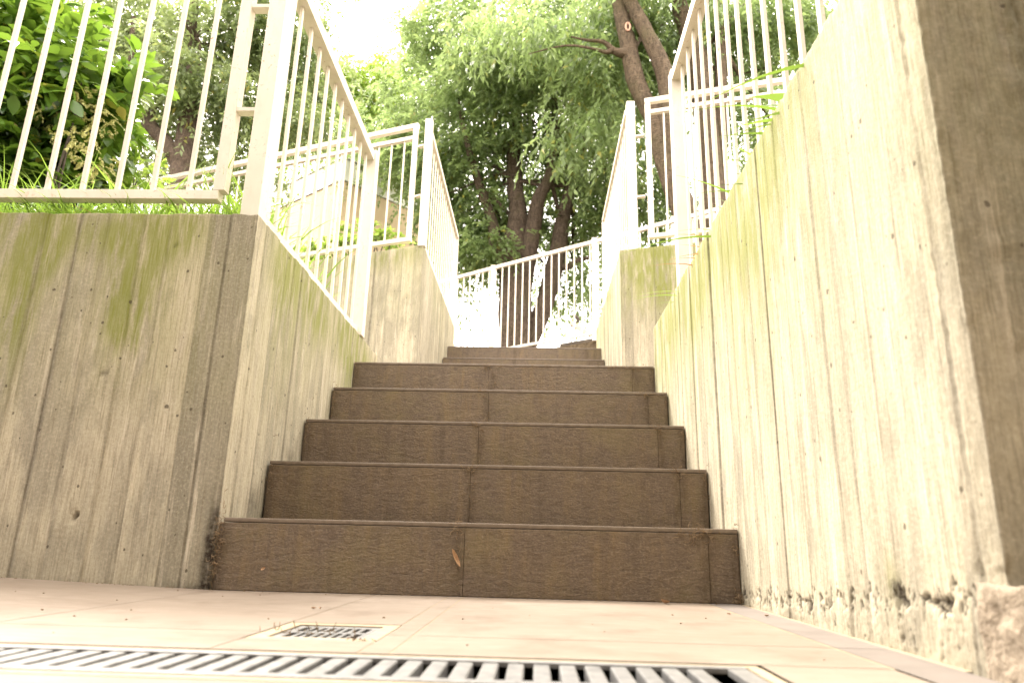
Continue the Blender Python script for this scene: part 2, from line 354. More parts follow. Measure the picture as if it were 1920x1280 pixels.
# front boards: distances from the corner seen in the photo -> s = 1.4 - d
front = [1.4-d for d in (.80, .71, .60, .50, .42, .32, .24, .135, .075)]
lb = [x for x in lb if x < .55]+front+[1.4]
inner = [1.4]; 
while inner[-1] < 2.96: inner.append(inner[-1]+rr.uniform(.035, .085))
bs = lb+inner[1:]
tints = [rr.random()*.6+.2 for _ in bs]
for i, b in enumerate(bs):
    if 1.4-.135-.001 <= b < 1.4: tints[i] = .0
    elif abs(b-(1.4-.24)) < .01: tints[i] = .85
    elif abs(b-(1.4-.32)) < .01: tints[i] = .75
    elif abs(b-(1.4-.42)) < .01: tints[i] = .45
    elif abs(b-(1.4-.50)) < .01: tints[i] = .3
    elif abs(b-(1.4-.60)) < .01: tints[i] = .45
    elif abs(b-(1.4-.71)) < .01: tints[i] = .25
    elif b >= 1.4: tints[i] = .4+.5*rr.random()
boards = (bs, [rr.uniform(-1, 1) for _ in bs], tints)
wall('retaining_wall', [(-1.4, 0), (0, 0), (0, 1.563), (-1.2, 2.0)], -.03, HL, [(-1.2, 1.85), (-.07, 1.45), (-.07, .06), (-1.4, .06)],
     'mossy board-marked concrete wall left of the lower steps, its grey corner facing the camera', .010, 11, boards, moss=1.1,
     spots=[(1.4-.33, .95, .10, .12, .9), (1.4-.316, .84, .07, .18, 1.0), (1.4-.335, .70, .06, .10, .6), (1.4-.62, .84, .05, .3, 1.0), (1.4-.57, .95, .05, .14, .9), (1.4-.28, .65, .025, .03, .9), (1.4-.19, .97, .06, .08, .8), (1.4-.74, .72, .05, .35, 1.0), (1.4-.45, .95, .1, .06, .5),
            (1.4+.25, .93, .10, .12, .5), (1.4+.6, .93, .2, .12, .7), (1.4+1.1, .93, .3, .1, .9)],
     dirt_shade_spots=[(1.4-.01, .09, .02, .16, 1.6), (1.4-.06, .02, .06, .02, .8), (1.4-.3, .015, .3, .015, .7), (1.4+.20, .25, .05, .05, .55), (1.4+.46, .40, .05, .03, .5), (1.4+.30, .20, .03, .02, .4)],
     holes=[(1.4-.356, .562, .005), (1.4-.359, .197, .0035), (1.4-.22, .92, .003)], base_dirt=.5)
# the wall goes on to the left, out of the picture
wall('retaining_wall', [(-6.0, 0.0), (-1.404, 0.0)], -.03, HL, [(-1.404, .06), (-6, .06)], 'plain far end of the left concrete wall beyond the picture edge', .06, 12)

def ragline(s): return .050 if s < 1.3 else .050+.055*min(1, (s-1.3)/.75)
rbs = [0.0]
rr = random.Random(8)
while rbs[-1] < 1.40: rbs.append(rbs[-1]+rr.uniform(.04, .085))
# s runs from the far end (Y=1.129) toward the camera
rbs = [b for b in rbs if b < 1.12-.02] + [1.129+.0] + [1.129+d for d in (.055, .10, .155, .21, .258, .32, .38, .441, .50, .539, .60, .661, .754, .864, .92)]
rt_ = [.45+.5*rr.random() for _ in rbs]
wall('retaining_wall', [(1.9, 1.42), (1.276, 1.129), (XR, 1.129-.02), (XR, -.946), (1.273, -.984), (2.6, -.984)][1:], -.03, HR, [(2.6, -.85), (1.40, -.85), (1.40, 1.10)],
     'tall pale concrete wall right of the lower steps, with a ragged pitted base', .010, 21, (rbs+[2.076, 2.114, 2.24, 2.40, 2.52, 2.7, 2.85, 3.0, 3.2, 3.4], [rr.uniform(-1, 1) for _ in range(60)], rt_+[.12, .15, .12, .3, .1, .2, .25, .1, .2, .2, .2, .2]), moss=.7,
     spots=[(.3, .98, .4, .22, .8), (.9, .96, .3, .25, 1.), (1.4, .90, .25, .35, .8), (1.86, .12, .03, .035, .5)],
     dirt_shade_spots=[(1.875, .105, .018, .014, 1.4), (2.50, .5, .385, 9, .30), (2.3, .5, .17, 9, .12)], ragged=ragline, base_dirt=.25)  # the two wide spots paint shade onto the camera-facing end; the small one is dirt
# footing stub at the near corner of the right wall
bm = bmesh.new(); box(bm, 1.262, 2.6, -1.03, -.94, -.03, .095, .006)
bmesh.ops.subdivide_edges(bm, edges=[e for e in bm.edges if e.calc_length() > .05], cuts=30, use_grid_fill=True)
for v in bm.verts: v.co += Vector((noise.noise(v.co*30), noise.noise(v.co*30+Vector((5, 0, 0))), noise.noise(v.co*28+Vector((0, 9, 0)))))*.004+Vector((noise.noise(v.co*90), noise.noise(v.co*90+Vector((5, 0, 0))), noise.noise(v.co*85)))*.0022
ft = bm_obj('concrete_footing', bm, mat_simple('rough_cast_concrete', (.18, .145, .105), (.31, .255, .19), 60, .95, .9, .01), None, True)
tag(ft, 'rough beige concrete footing sticking out under the near right wall corner', 'footing')

# landing walls: oblique face then inner face along the upper flight
H2 = 1.991
wall('retaining_wall', [(-4.6, 4.19), (.0246, 2.505), (.0246, 4.40), (-1.0, 4.6)], .84, H2, [(-1.0, 4.5), (-.11, 4.28), (-.11, 2.72), (-4.6, 4.36)],
     'concrete wall across the landing, left of the upper steps, weathered olive along its top', .016, 31, None, moss=.5,
     spots=[(4.6, 1.1, .35, .10, .6), (4.3, 1.1, .3, .07, .4)], base_dirt=.1)
wall('retaining_wall', [(1.6, 4.6), (1.313, 4.41), (1.313, 2.564), (4.2, 1.72)], .84, H2, [(4.2, 1.9), (1.44, 2.70), (1.44, 4.35)],
     'concrete wall across the landing, right of the upper steps, half hidden by the tall wall', .016, 41, None, moss=1.0,
     spots=[(2.45, .95, .25, .25, .9), (2.35, 1.08, .2, .08, .5)], base_dirt=.1)

# ------------------------------------------------------------------ ground, paving, terrain (structure)
def structure(name, bm, mat): return tag(bm_obj(name, bm, mat), kind='structure')
bm = bmesh.new(); prism(bm, [(-150, -150), (150, -150), (150, 150), (-150, 150)], -.6, -.05); structure('ground', bm, EARTH)
def fz(x): return max(0, -(x-.015))*.0305
bm = bmesh.new()
xs = [-5, -3.2, -1.185-.6, -1.185, -.585, .015, .615, 1.184]; ys = [-6, -4.2, -3.0, -1.62, -1.085, None, -.905, -.735, 0]
def tile(bm, x0, x1, y0, y1, z=0., g=.0012):
    n = max(1, int((x1-x0)/.3)); 
    for k in range(n):
        a = x0+(x1-x0)*k/n; b = x0+(x1-x0)*(k+1)/n
        ga = g if k == 0 else 0; gb = g if k == n-1 else 0
        za, zb = z+fz(a), z+fz(b)
        vs = [bm.verts.new(c) for c in ((a+ga, y0+g, za), (b-gb, y0+g, zb), (b-gb, y1-g, zb), (a+ga, y1-g, za))]
        bm.faces.new(vs)
for i in range(len(xs)-1):
    for j in range(len(ys)-1):
        if ys[j] is None or ys[j+1] is None: continue
        y0, y1 = ys[j], ys[j+1]
        if i == 5 and y1 == 0:          # the tile around the small drain is cut
            tile(bm, .015, .405, y0, y1); tile(bm, .405, .578, -.615, y1); tile(bm, .405, .578, y0, -.805, 0) if y0 < -.81 else None; tile(bm, .578, .615, y0, y1)
        elif i == 5 and y1 == -.735:
            tile(bm, .015, .405, y0, y1); tile(bm, .405, .578, y0, -.805); tile(bm, .578, .615, y0, y1)
        else: tile(bm, xs[i], xs[i+1], y0, y1)
# strips beside the channel drain's end
tile(bm, 1.035, 1.184, -1.085, -.905)
structure('paving', bm, FLOOR)
bm = bmesh.new()
for y0, y1 in ((-.735, 0), (-1.6, -.735), (-3, -1.6), (-6, -3)): tile(bm, 1.187, 1.262, y0, y1)
structure('paving_border', bm, GREYT)
bm = bmesh.new()
for a, b in ((-5, .015), (.015, .25), (.25, .6), (.6, 2.6)):
    for (y0, y1) in ((-6, -1.088), (-.902, .06)):
        vs = [bm.verts.new(c) for c in ((a, y0, fz(a)-.0006), (b, y0, fz(b)-.0006), (b, y1, fz(b)-.0006), (a, y1, fz(a)-.0006))]
        if not (a < .578 and b > .405 and y1 > 0): bm.faces.new(vs)
vs = [bm.verts.new(c) for c in ((.25, -.614, -.0006), (.5999, -.614, -.0006), (.5999, .06, -.0006), (.25, .06, -.0006))]; bm.faces.new(vs)
vs = [bm.verts.new(c) for c in ((.25, -.902, -.0006), (.5999, -.902, -.0006), (.5999, -.806, -.0006), (.25, -.806, -.0006))]; bm.faces.new(vs)
vs = [bm.verts.new(c) for c in ((.579, -.806, -.0006), (.5999, -.806, -.0006), (.5999, -.614, -.0006), (.579, -.614, -.0006))]; bm.faces.new(vs)
vs = [bm.verts.new(c) for c in ((.25, -.806, -.0006), (.404, -.806, -.0006), (.404, -.614, -.0006), (.25, -.614, -.0006))]; bm.faces.new(vs)
structure('grout_bed', bm, GROUT)

def terrain(name, poly, z0, z1, mat): bm = bmesh.new(); prism(bm, poly, z0, z1); return structure(name, bm, mat)
terrain('planting_bed', [(-30, .064), (-.074, .064), (-.074, 1.44), (-1.2, 1.84), (-30, 11)], -.04, .975, SOIL)
terrain('planting_bed', [(1.405, -.84), (30, -.84), (30, .2), (3.2, .9), (1.405, 1.09)], -.04, .955, SOIL)
terrain('landing', [(0.002, 1.13), (1.268, 1.13), (3.2, .92), (30, .22), (30, 8), (-30, 16), (-30, 11.05), (-1.2, 1.99), (0.002, 1.565)], -.045, .846, FLOOR)
terrain('upper_planting_bed', [(-30, 13.4), (-4.6, 4.37), (-.115, 2.73), (-.115, 4.27), (-1.0, 4.49), (-30, 9.5+6)], .8, 1.93, SOIL)
terrain('upper_planting_bed', [(1.445, 2.71), (4.2, 1.91), (30, -5.0), (30, 5.2), (1.445, 5.2)], .8, 1.93, SOIL)
terrain('upper_landing', [(-1.2, 3.945), (1.5, 3.945), (1.5, 5.25), (30, 5.25), (30, 9), (-30, 30), (-30, 15.4), (-1.2, 4.6)], .5, 1.696, FLOOR)
fd = Vector((-.819, .574, 0)); A0 = Vector((.215, 6.52, 0))
def fp(t, o=0): p = A0+fd*t+Vector((.574, .819, 0))*o; return (p.x, p.y)
terrain('plateau', [fp(-12, .02), fp(-12, 150), fp(60, 150), fp(60, .02)], 1.0, 2.27, SOIL)

# ------------------------------------------------------------------ staircases
def staircase(label, x0, x1, y0, zb, n, seed, group):
    r = random.Random(seed)
    root = empty('staircase', ((x0+x1)/2, y0, zb), label, 'stairs')
    for i in range(n):
        y = y0+i*T; z = zb+i*RZ
        bm = bmesh.new(); yb = y+T+.012 if i < n-1 else y+.35
        box(bm, x0, x1, y+.012, yb, z-.02, z+RZ-.0125)
        st = bm_obj('step', bm, TREAD, root)
        cuts = [x0+.006*(1 if i else 2.2), x0+.60+r.uniform(-.012, .012)-(.012 if i else 0), x0+1.187+r.uniform(-.01, .01), x1-.003]
        for a, b in zip(cuts[:-1], cuts[1:]):
            bm = bmesh.new(); box(bm, a+.0003, b-.0003, y+r.uniform(-.0012, .0012), y+.0118, z+.001, z+RZ-.0118, .0014)
            for v in bm.verts: v.co.y += .0006*noise.noise(v.co*9)
            bm_obj('riser_tile', bm, RISER, st)
        bm = bmesh.new(); box(bm, cuts[0], x1-.002, y-.0005, y+.05, z+RZ-.0105, z+RZ, .0032)
        bm_obj('nosing', bm, TREAD, st)
        bm = bmesh.new(); box(bm, cuts[0]+.002, x1-.004, y+.0515, yb-.001, z+RZ-.0122, z+RZ-.0008)
        bm_obj('tread_tile', bm, TREAD, st)
    return root
staircase('lower flight of five brown tiled steps between the two near concrete walls', 0.0, 1.2705, 0, 0, 5, 2, None)
staircase('upper flight of brown tiled steps beyond the landing, only its top two risers showing', .0255, 1.312, 3.659-3*T, .85, 5, 5, None)

# ------------------------------------------------------------------ fences
def fence(label, p0, p1, zb, zt, bars, posts=(), tabs=(), double=False, bw=.011, end_vert=(), inset=None, bev=.0012, cap=True, rw=.045, bottom=True, bar_lo=None, topthick=.038, by=None):
    """p0,p1: (x,y) of the panel ends; bars: distances from p0; posts: (x,y,z0,z1,w)"""
    a = Vector((*p0, 0)); b = Vector((*p1, 0)); d = (b-a).normalized(); L = (b-a).length
    def P(s, z): q = a+d*s; return (q.x, q.y, z)
    root = empty('fence', (a.x, a.y, zb), label, 'fence')
    bm = bmesh.new(); beam(bm, P(0, zt-topthick/2), P(L, zt-topthick/2), rw, topthick, bev)
    if cap: beam(bm, P(0, zt+.0035), P(L, zt+.0035), rw*.62, .006, .001)
    bm_obj('top_rail', bm, PAINT, root)
    zc = zt-topthick-.001
    if double:
        bm = bmesh.new(); beam(bm, P(.015, zt-.105), P(L, zt-.105), .03, .028, bev); bm_obj('middle_rail', bm, PAINT, root); zc = zt-.1195
    if bottom:
        bm = bmesh.new(); beam(bm, P(0, zb+.014), P(L, zb+.014), .034, .028, bev); bm_obj('bottom_rail', bm, PAINT, root)
    for s in end_vert:
        bm = bmesh.new(); beam(bm, P(s, zb+.0285), P(s, zt-topthick-.0005), .034, .034, bev); bm_obj('frame_upright', bm, PAINT, root)
    lo = zb+.0285 if bar_lo is None else bar_lo
    for s in bars:
        bm = bmesh.new(); j = random.uniform(-.0015, .0015); beam(bm, P(s+j, lo), P(s+random.uniform(-.001, .001), zc), bw, by or bw); bm_obj('baluster', bm, PAINT, root)
    for (x, y, z0, z1, wd) in posts:
        bm = bmesh.new(); beam(bm, (x, y, z0), (x, y, z1), wd, wd, bev*1.3); bm_obj('post', bm, PAINT, root)
    for (q0, q1) in tabs:
        bm = bmesh.new(); beam(bm, q0, q1, .03, .012, .0008); bm_obj('bracket', bm, PAINT, root)
    return root
ar = lambda a, b, s: list(np.arange(a, b, s))
# left front (across the top of the left wall)
fence('cream railing along the front edge of the left wall, grass growing under it', (-.132, .032), (-4.2, .032), 1.042, 2.02, ar(.095, 4.05, .1045), [(-2.15, .03, .96, 2.05, .05)],
      [((-.116, .032, z), (-.056, .032, z)) for z in (1.335, 1.70)], end_vert=(.0,), bw=.0115)
# left side
fence('cream railing running back along the left wall beside the lower steps', (-.029, .068), (-.029, 1.19), .992, 1.893, ar(.128, 1.08, .1045),
      [(-.029, .030, .98, 1.96, .052), (-.022, 1.222, .99, 1.905, .056)], [((-.029, .056, z), (-.029, .072, z)) for z in (1.335, 1.70)], end_vert=(.022,), rw=.052, topthick=.045, bw=.009, by=.016)
# landing left
LD = Vector((-.943, .333, 0))
p = Vector((-.075, 2.575, 0)); q = p+LD*4.2
fence('cream railing with a double top rail on the wall left of the landing', (p.x, p.y), (q.x, q.y), 2.045, 2.935, ar(.10, 4.1, .1045), [],
      [((-.06, 2.57, z), (-.02, 2.548, z)) for z in (2.37, 2.75)], double=True, end_vert=(.017,), rw=.036, topthick=.032)
# upper flight left
fence('cream railing on the left wall of the upper steps, rust on its rail', (.004, 2.555), (.004, 4.385), 2.0, 2.90, ar(.07, 1.75, .1045),
      [(.010, 2.528, 1.985, 2.935, .05), (.004, 4.372, 1.985, 2.86, .04)], rw=.04, bottom=True, bw=.008, by=.015)
# upper flight right
fence('cream railing on the right wall of the upper steps below the leaning tree', (1.392, 2.63), (1.392, 4.385), 2.03, 3.09, ar(.07, 1.7, .1045),
      [(1.410, 2.60, 1.985, 3.125, .056), (1.392, 4.372, 1.985, 3.05, .04)], rw=.036, bw=.008, by=.015)
# landing right
RD = Vector((.965, -.262, 0)); p = Vector((1.505, 2.552, 0)); q = p+RD*2.6
fence('cream railing with a double top rail on the wall right of the landing', (p.x, p.y), (q.x, q.y), 2.07, 3.118, ar(.125, 2.5, .1045), [(q.x+.03, q.y-.01, 1.98, 3.12, .05)],
      [((1.439, 2.572, z), (1.489, 2.558, z)) for z in (2.38, 2.84)], double=True, end_vert=(.017,), rw=.036, topthick=.032)
# right wall of lower flight
fence('tall cream railing behind the top edge of the right wall, long grass poking through', (1.352, .800), (1.352, -2.6), .985, 2.05, ar(.09, 3.3, .1045),
      [(1.352, .828, .95, 2.06, .056)], rw=.05, topthick=.045, bw=.009, by=.017)
# back fence at the top
p0 = A0+fd*1.9; p1 = A0-fd*3.4; sp = .1045
bl = [s for s in ar(.06, 5.25, sp)]
fence('cream railing at the very top of the stairs in front of the big tree', (p0.x, p0.y), (p1.x, p1.y), 2.335, 3.45, [s for s in bl if min(abs(s-1.9), abs(s-3.36)) > .04],
      [(A0.x, A0.y, 2.26, 3.46, .06), (1.41, 5.683, 2.26, 3.47, .06)], rw=.04, topthick=.04, cap=False, bw=.016)
# far right fence
fence('pale low railing standing far back beyond the right landing wall', (2.35, 5.9), (5.2, 5.05), 3.0, 3.82, ar(.1, 2.9, .12), [(2.35, 5.9, 1.9, 3.85, .05), (5.2, 5.05, 1.9, 3.85, .05)], rw=.04, bw=.014)

# ------------------------------------------------------------------ drains
root = empty('channel_drain', (0, -1.0, 0), 'long galvanised slotted channel drain crossing the floor in the foreground', 'drain')
x1 = 1.012; bm = bmesh.new()
slots = ar(-2.4, x1-.03, .0275); yb0, yb1 = -1.062, -.932
def gz(x): return fz(x)-.0015
for k, x in enumerate(slots):                                   # rounded cross bars between the slots
    beam(bm, (x, yb0+.012, gz(x)-.0095), (x, yb1-.012, gz(x)-.0095), .0178, .022, .0022)
bm_obj('grate_bars', bm, STEEL, root)
for (ya, yb) in ((yb0-.004, yb0+.0115), (yb1-.0115, yb1+.004)):
    bm = bmesh.new()
    for k in range(14):
        a = -2.42+(x1+2.42)*k/14; b = -2.42+(x1+2.42)*(k+1)/14
        beam(bm, (a, (ya+yb)/2, gz((a))), (b, (ya+yb)/2, gz((b))), yb-ya, .006, .0012)
    bm_obj('grate_edge', bm, STEEL, root)
bm = bmesh.new(); box(bm, x1-.022, x1-.001, yb0+.012, yb1-.012, -.006, .001, .001); bm_obj('grate_end', bm, STEEL, root)
bm = bmesh.new()
for (ya, yb) in ((-1.082, -1.068), (-.926, -.9125)):
    for k in range(14):
        a = -2.42+(1.03+2.42)*k/14; b = -2.42+(1.03+2.42)*(k+1)/14
        beam(bm, (a, (ya+yb)/2, fz(a)-.003), (b, (ya+yb)/2, fz(b)-.003), yb-ya, .006)
box(bm, 1.0165, 1.031, -1.067, -.927, -.006, 0)
bm_obj('mortar_frame', bm, GROUT, root)
bm = bmesh.new(); box(bm, -2.5, 1.04, -1.087, -.903, -.05, -.024); bm_obj('channel', bm, DARK, root)

root = empty('floor_drain', (.49, -.71, 0), 'small square drain cover set in the pale floor before the first step', 'drain')
bm = bmesh.new(); X0, X1, Y0, Y1 = .406, .577, -.804, -.616
for (a, b, c, d) in ((X0, X1, Y0, Y0+.022), (X0, X1, Y1-.022, Y1), (X0, X0+.022, Y0+.0222, Y1-.0222), (X1-.022, X1, Y0+.0222, Y1-.0222)): box(bm, a, b, c, d, -.008, -.0004, .0005)
bm_obj('mortar_frame', bm, GROUT, root)
bm = bmesh.new()
gx0, gx1, gy0, gy1 = X0+.0235, X1-.0235, Y0+.0235, Y1-.0235; ym = (gy0+gy1)/2
for (a, b, c, d) in ((gx0, gx1, gy0, gy0+.016), (gx0, gx1, gy1-.016, gy1), (gx0, gx1, ym-.006, ym+.006), (gx0, gx0+.012, gy0+.0162, ym-.0062), (gx1-.012, gx1, gy0+.0162, ym-.0062), (gx0, gx0+.012, ym+.0062, gy1-.0162), (gx1-.012, gx1, ym+.0062, gy1-.0162)): box(bm, a, b, c, d, -.007, -.0022, .0008)
n = 8
for k in range(n-1):
    x = gx0+.012+(gx1-gx0-.024)*(k+1)/n
    for (c, d) in ((gy0+.0162, ym-.0062), (ym+.0062, gy1-.0162)): box(bm, x-.003, x+.003, c, d, -.0068, -.0026, .0006)
bm_obj('grate', bm, STEEL, root)
bm = bmesh.new(); box(bm, X0-.001, X1+.001, Y0-.001, Y1+.001, -.04, -.02); bm_obj('sump', bm, DARK, root)

# ------------------------------------------------------------------ leaves and trees
def unit(a): return a/np.maximum(np.linalg.norm(a, axis=-1, keepdims=True), 1e-9)
def leaf_mesh(name, base, d, n, ln, wd, fold=.18, tint=None):
    N = len(base); s = unit(np.cross(d, n)); n = np.cross(s, d)
    mid = base+d*(ln*.45)[:, None]; tip = base+d*ln[:, None]-n*(ln*.16)[:, None]
    l = mid+s*(wd/2)[:, None]+n*(wd*fold)[:, None]; r = mid-s*(wd/2)[:, None]+n*(wd*fold)[:, None]
    m2 = mid
    V = np.stack([base, l, tip, r, m2], 1).reshape(-1, 3)
    k = np.arange(N)[:, None]*5
    Fq = np.concatenate([k+np.array([0, 4, 1]), k+np.array([4, 2, 1]), k+np.array([0, 3, 4]), k+np.array([4, 3, 2])], 1).reshape(-1, 3)
    me = np_mesh(name, V, Fq)
    if tint is None: tint = rng.random(N)
    C = np.ones((N, 5, 4)); C[:, :, 0] = tint[:, None]; C[:, :, 1] = rng.random(N)[:, None]
    a = me.color_attributes.new('tint', 'FLOAT_COLOR', 'POINT'); a.data.foreach_set('color', C.reshape(-1).astype(np.float32))
    return me
def leaf_mesh_fine(name, base, d, n, ln, wd, fold=.12, tint=None):
    N = len(base); s = unit(np.cross(d, n)); n = np.cross(s, d); P = []
    prof = ((0, .06), (.16, .62), (.38, 1.), (.62, .86), (.84, .42), (1., .02))
    for t, k in prof:
        c = base+d*(ln*t)[:, None]-n*(ln*.22*t*t)[:, None]
        for q in (-1, 0, 1): P.append(c+s*(wd/2*k*q)[:, None]+n*(wd*fold*k*abs(q))[:, None])
    V = np.stack(P, 1).reshape(-1, 3); b = np.arange(N)[:, None]*18; F_ = []
    for i in range(5):
        for q in (0, 1): F_.append(b+np.array([i*3+q, i*3+q+1, i*3+q+4, i*3+q+3]))
    me = np_mesh(name, V, np.concatenate(F_, 1).reshape(-1, 4)); C = np.ones((N, 18, 4)); C[:, :, 0] = (tint if tint is not None else rng.random(N))[:, None]; C[:, :, 1] = rng.random(N)[:, None]
    a = me.color_attributes.new('tint', 'FLOAT_COLOR', 'POINT'); a.data.foreach_set('color', C.reshape(-1).astype(np.float32)); return me
def sprays(clumps, leaf_len, leaf_wd, per=11, twl=.34, droop=.6, sub=.22, shape=.45):
    """clumps: (x,y,z,rx,ry,rz,n_leaves); leaves set alternately along drooping twigs gathered in sub-clumps"""
    Bs, Ds, Ns, Ls, Ws, Ts = [], [], [], [], [], []
    for (x, y, z, rx, ry, rz, nl) in clumps:
        nt_ = max(1, int(nl/per)); ns = max(2, int(nt_/16))
        u = unit(rng.normal(size=(ns, 3)))*(rng.random((ns, 1))**shape); sc_ = np.array([x, y, z])+u*np.array([rx, ry, rz])
        tt = rng.random(ns)*.7+.1
        k = rng.integers(0, ns, nt_); o = sc_[k]+rng.normal(size=(nt_, 3))*sub*np.array([1, 1, .6])
        d = unit(unit(o-np.array([x, y, z]))*.6+rng.normal(size=(nt_, 3))*.6+np.array([0, 0, -droop]))
        L = twl*(.6+.8*rng.random(nt_))
        t = (np.arange(per)+.5)/per
        pos = o[:, None, :]+d[:, None, :]*(L[:, None, None]*t[None, :, None]); pos[:, :, 2] -= (L[:, None]*t[None, :]**2*.35)
        side = unit(np.cross(d, np.array([0, 0, 1.])+rng.normal(size=(nt_, 3))*.2))
        sg = np.where(np.arange(per) % 2 == 0, 1, -1)
        ld = unit(d[:, None, :]*.75+side[:, None, :]*sg[None, :, None]*.8+rng.normal(size=(nt_, per, 3))*.28+np.array([0, 0, -.45*droop]))
        ln_ = unit(np.array([0, 0, 1.])+rng.normal(size=(nt_, per, 3))*.45)
        Bs.append(pos.reshape(-1, 3)); Ds.append(ld.reshape(-1, 3)); Ns.append(ln_.reshape(-1, 3)); M_ = nt_*per
        Ls.append(leaf_len*(.6+.7*rng.random(M_))); Ws.append(leaf_wd*(.7+.6*rng.random(M_)))
        Ts.append(np.clip(np.repeat(tt[k], per)+rng.normal(size=M_)*.16, 0, 1))
    return tuple(np.concatenate(a) for a in (Bs, Ds, Ns, Ls, Ws, Ts))
def tube(bm, pts, radii, nseg=14, rough=.06, seed=0):
    pts = [Vector(p) for p in pts]
    # Catmull resample
    P, Rr = [], []
    for i in range(len(pts)-1):
        p0 = pts[max(i-1, 0)]; p1 = pts[i]; p2 = pts[i+1]; p3 = pts[min(i+2, len(pts)-1)]
        m_ = max(3, int((p2-p1).length/.12)) 
        for k in range(m_):
            t = k/m_
            P.append(.5*((2*p1)+(-p0+p2)*t+(2*p0-5*p1+4*p2-p3)*t*t+(-p0+3*p1-3*p2+p3)*t**3)); Rr.append(radii[i]+(radii[i+1]-radii[i])*t)
    P.append(pts[-1]); Rr.append(radii[-1])
    rings = []
    for i, p in enumerate(P):
        d = (P[min(i+1, len(P)-1)]-P[max(i-1, 0)]).normalized(); s = d.cross(Vector((0, 1, .1))).normalized(); u = s.cross(d)
        ring = []
        for k in range(nseg):
            a = 2*math.pi*k/nseg; dr = s*math.cos(a)+u*math.sin(a)
            r = Rr[i]*(1+rough*2*noise.noise(p*1.5+dr*1.3+Vector((seed, 0, 0)))+rough*noise.noise(p*6+dr*2))
            ring.append(bm.verts.new(p+dr*r))
        rings.append(ring)
    for a, b in zip(rings[:-1], rings[1:]):
        for k in range(nseg): bm.faces.new((a[k], a[(k+1) % nseg], b[(k+1) % nseg], b[k]))
    bm.faces.new(rings[0][::-1]); bm.faces.new(rings[-1])
def tree(label, base, trunks, branches, clumps, leafmat, bark, leaf=(.10, .036), group=None, **kw):
    root = empty('tree', base, label, 'tree', group)
    bm = bmesh.new()
    for i, (pts, rad) in enumerate(trunks): tube(bm, pts, rad, 16, .07, i)
    bm_obj('trunk', bm, bark, root, True)
    for i, (pts, rad) in enumerate(branches):
        bm = bmesh.new(); tube(bm, pts, rad, 8, .08, i); bm_obj('branch', bm, bark, root, True)
    if clumps:
        B, D, N, L, W, Tt = sprays(clumps, leaf[0], leaf[1], **kw)
        link('crown', leaf_mesh('crown', B, D, N, L, W, tint=Tt), leafmat, root)
    return root
def rbranch(clumps, origin, seed, n=14, r0=.05, yfix=None):
    r = random.Random(seed); out = []
    for k in range(n):
        c = r.choice(clumps); t = Vector((c[0]+r.uniform(-.6, .6)*c[3], c[1]+r.uniform(-.5, .5)*c[4], c[2]+r.uniform(-.6, .8)*c[5]))
        o = Vector(r.choice(origin)); mid = (o+t)/2+Vector((r.uniform(-.25, .25), r.uniform(-.2, .2), r.uniform(-.1, .35)))
        out.append(([o, (o+mid)/2+Vector((0, 0, r.uniform(-.1, .15))), mid, t], [r0, r0*.75, r0*.5, r0*.15]))
    return out
# --- central tree (behind the top railing)
def sc(pts, y, f=None): return [(a, y, b) for a, b in pts]
C_tr = [([(.42, 10, 2.2), (.42, 10, 3.0), (.41, 10, 3.45), (.39, 10, 3.9), (.37, 10, 4.5), (.34, 10, 5.05), (.39, 10.02, 5.86), (.32, 10.1, 6.5), (.28, 10.1, 7.3), (.36, 10.2, 8.6), (.5, 10.3, 10)], [.34, .30, .255, .285, .29, .25, .17, .15, .13, .09, .04]),
        ([(.32, 9.95, 4.45), (.16, 9.9, 4.85), (.02, 9.9, 5.2), (-.07, 9.9, 5.7), (-.28, 9.85, 6.25), (-.54, 9.8, 7.1), (-.8, 9.8, 8.2)], [.17, .15, .12, .10, .085, .06, .03]),
        ([(.48, 9.95, 4.3), (.56, 9.9, 4.8), (.68, 9.9, 5.5), (.76, 9.85, 6.1), (.96, 9.85, 6.6), (1.05, 9.8, 7.6), (1.0, 9.8, 8.8)], [.18, .16, .14, .12, .09, .07, .03]),
        ([(.50, 10.05, 3.0), (.62, 10.1, 3.45), (.88, 10.1, 4.15), (1.10, 10.1, 5.0), (1.22, 10.1, 5.85), (1.36, 10.1, 6.45), (1.56, 10.1, 7.1), (1.57, 10.1, 8.2), (1.7, 10.1, 9.4)], [.17, .17, .165, .155, .13, .11, .09, .06, .03])]
C_cl = []
def cpx(x, y, Y, r, n, ry=None, fl=.8):
    d = fw+rt2*((x-960)/F_PX)-up2*((y-640)/F_PX); p = CAM+d*((Y-CAM.y)/d.y); k = (Y-CAM.y)/F_PX/d.y*1.0
    rr_ = r*k; return (p.x, p.y, p.z, rr_, ry or rr_*.9, rr_*fl, int(n))
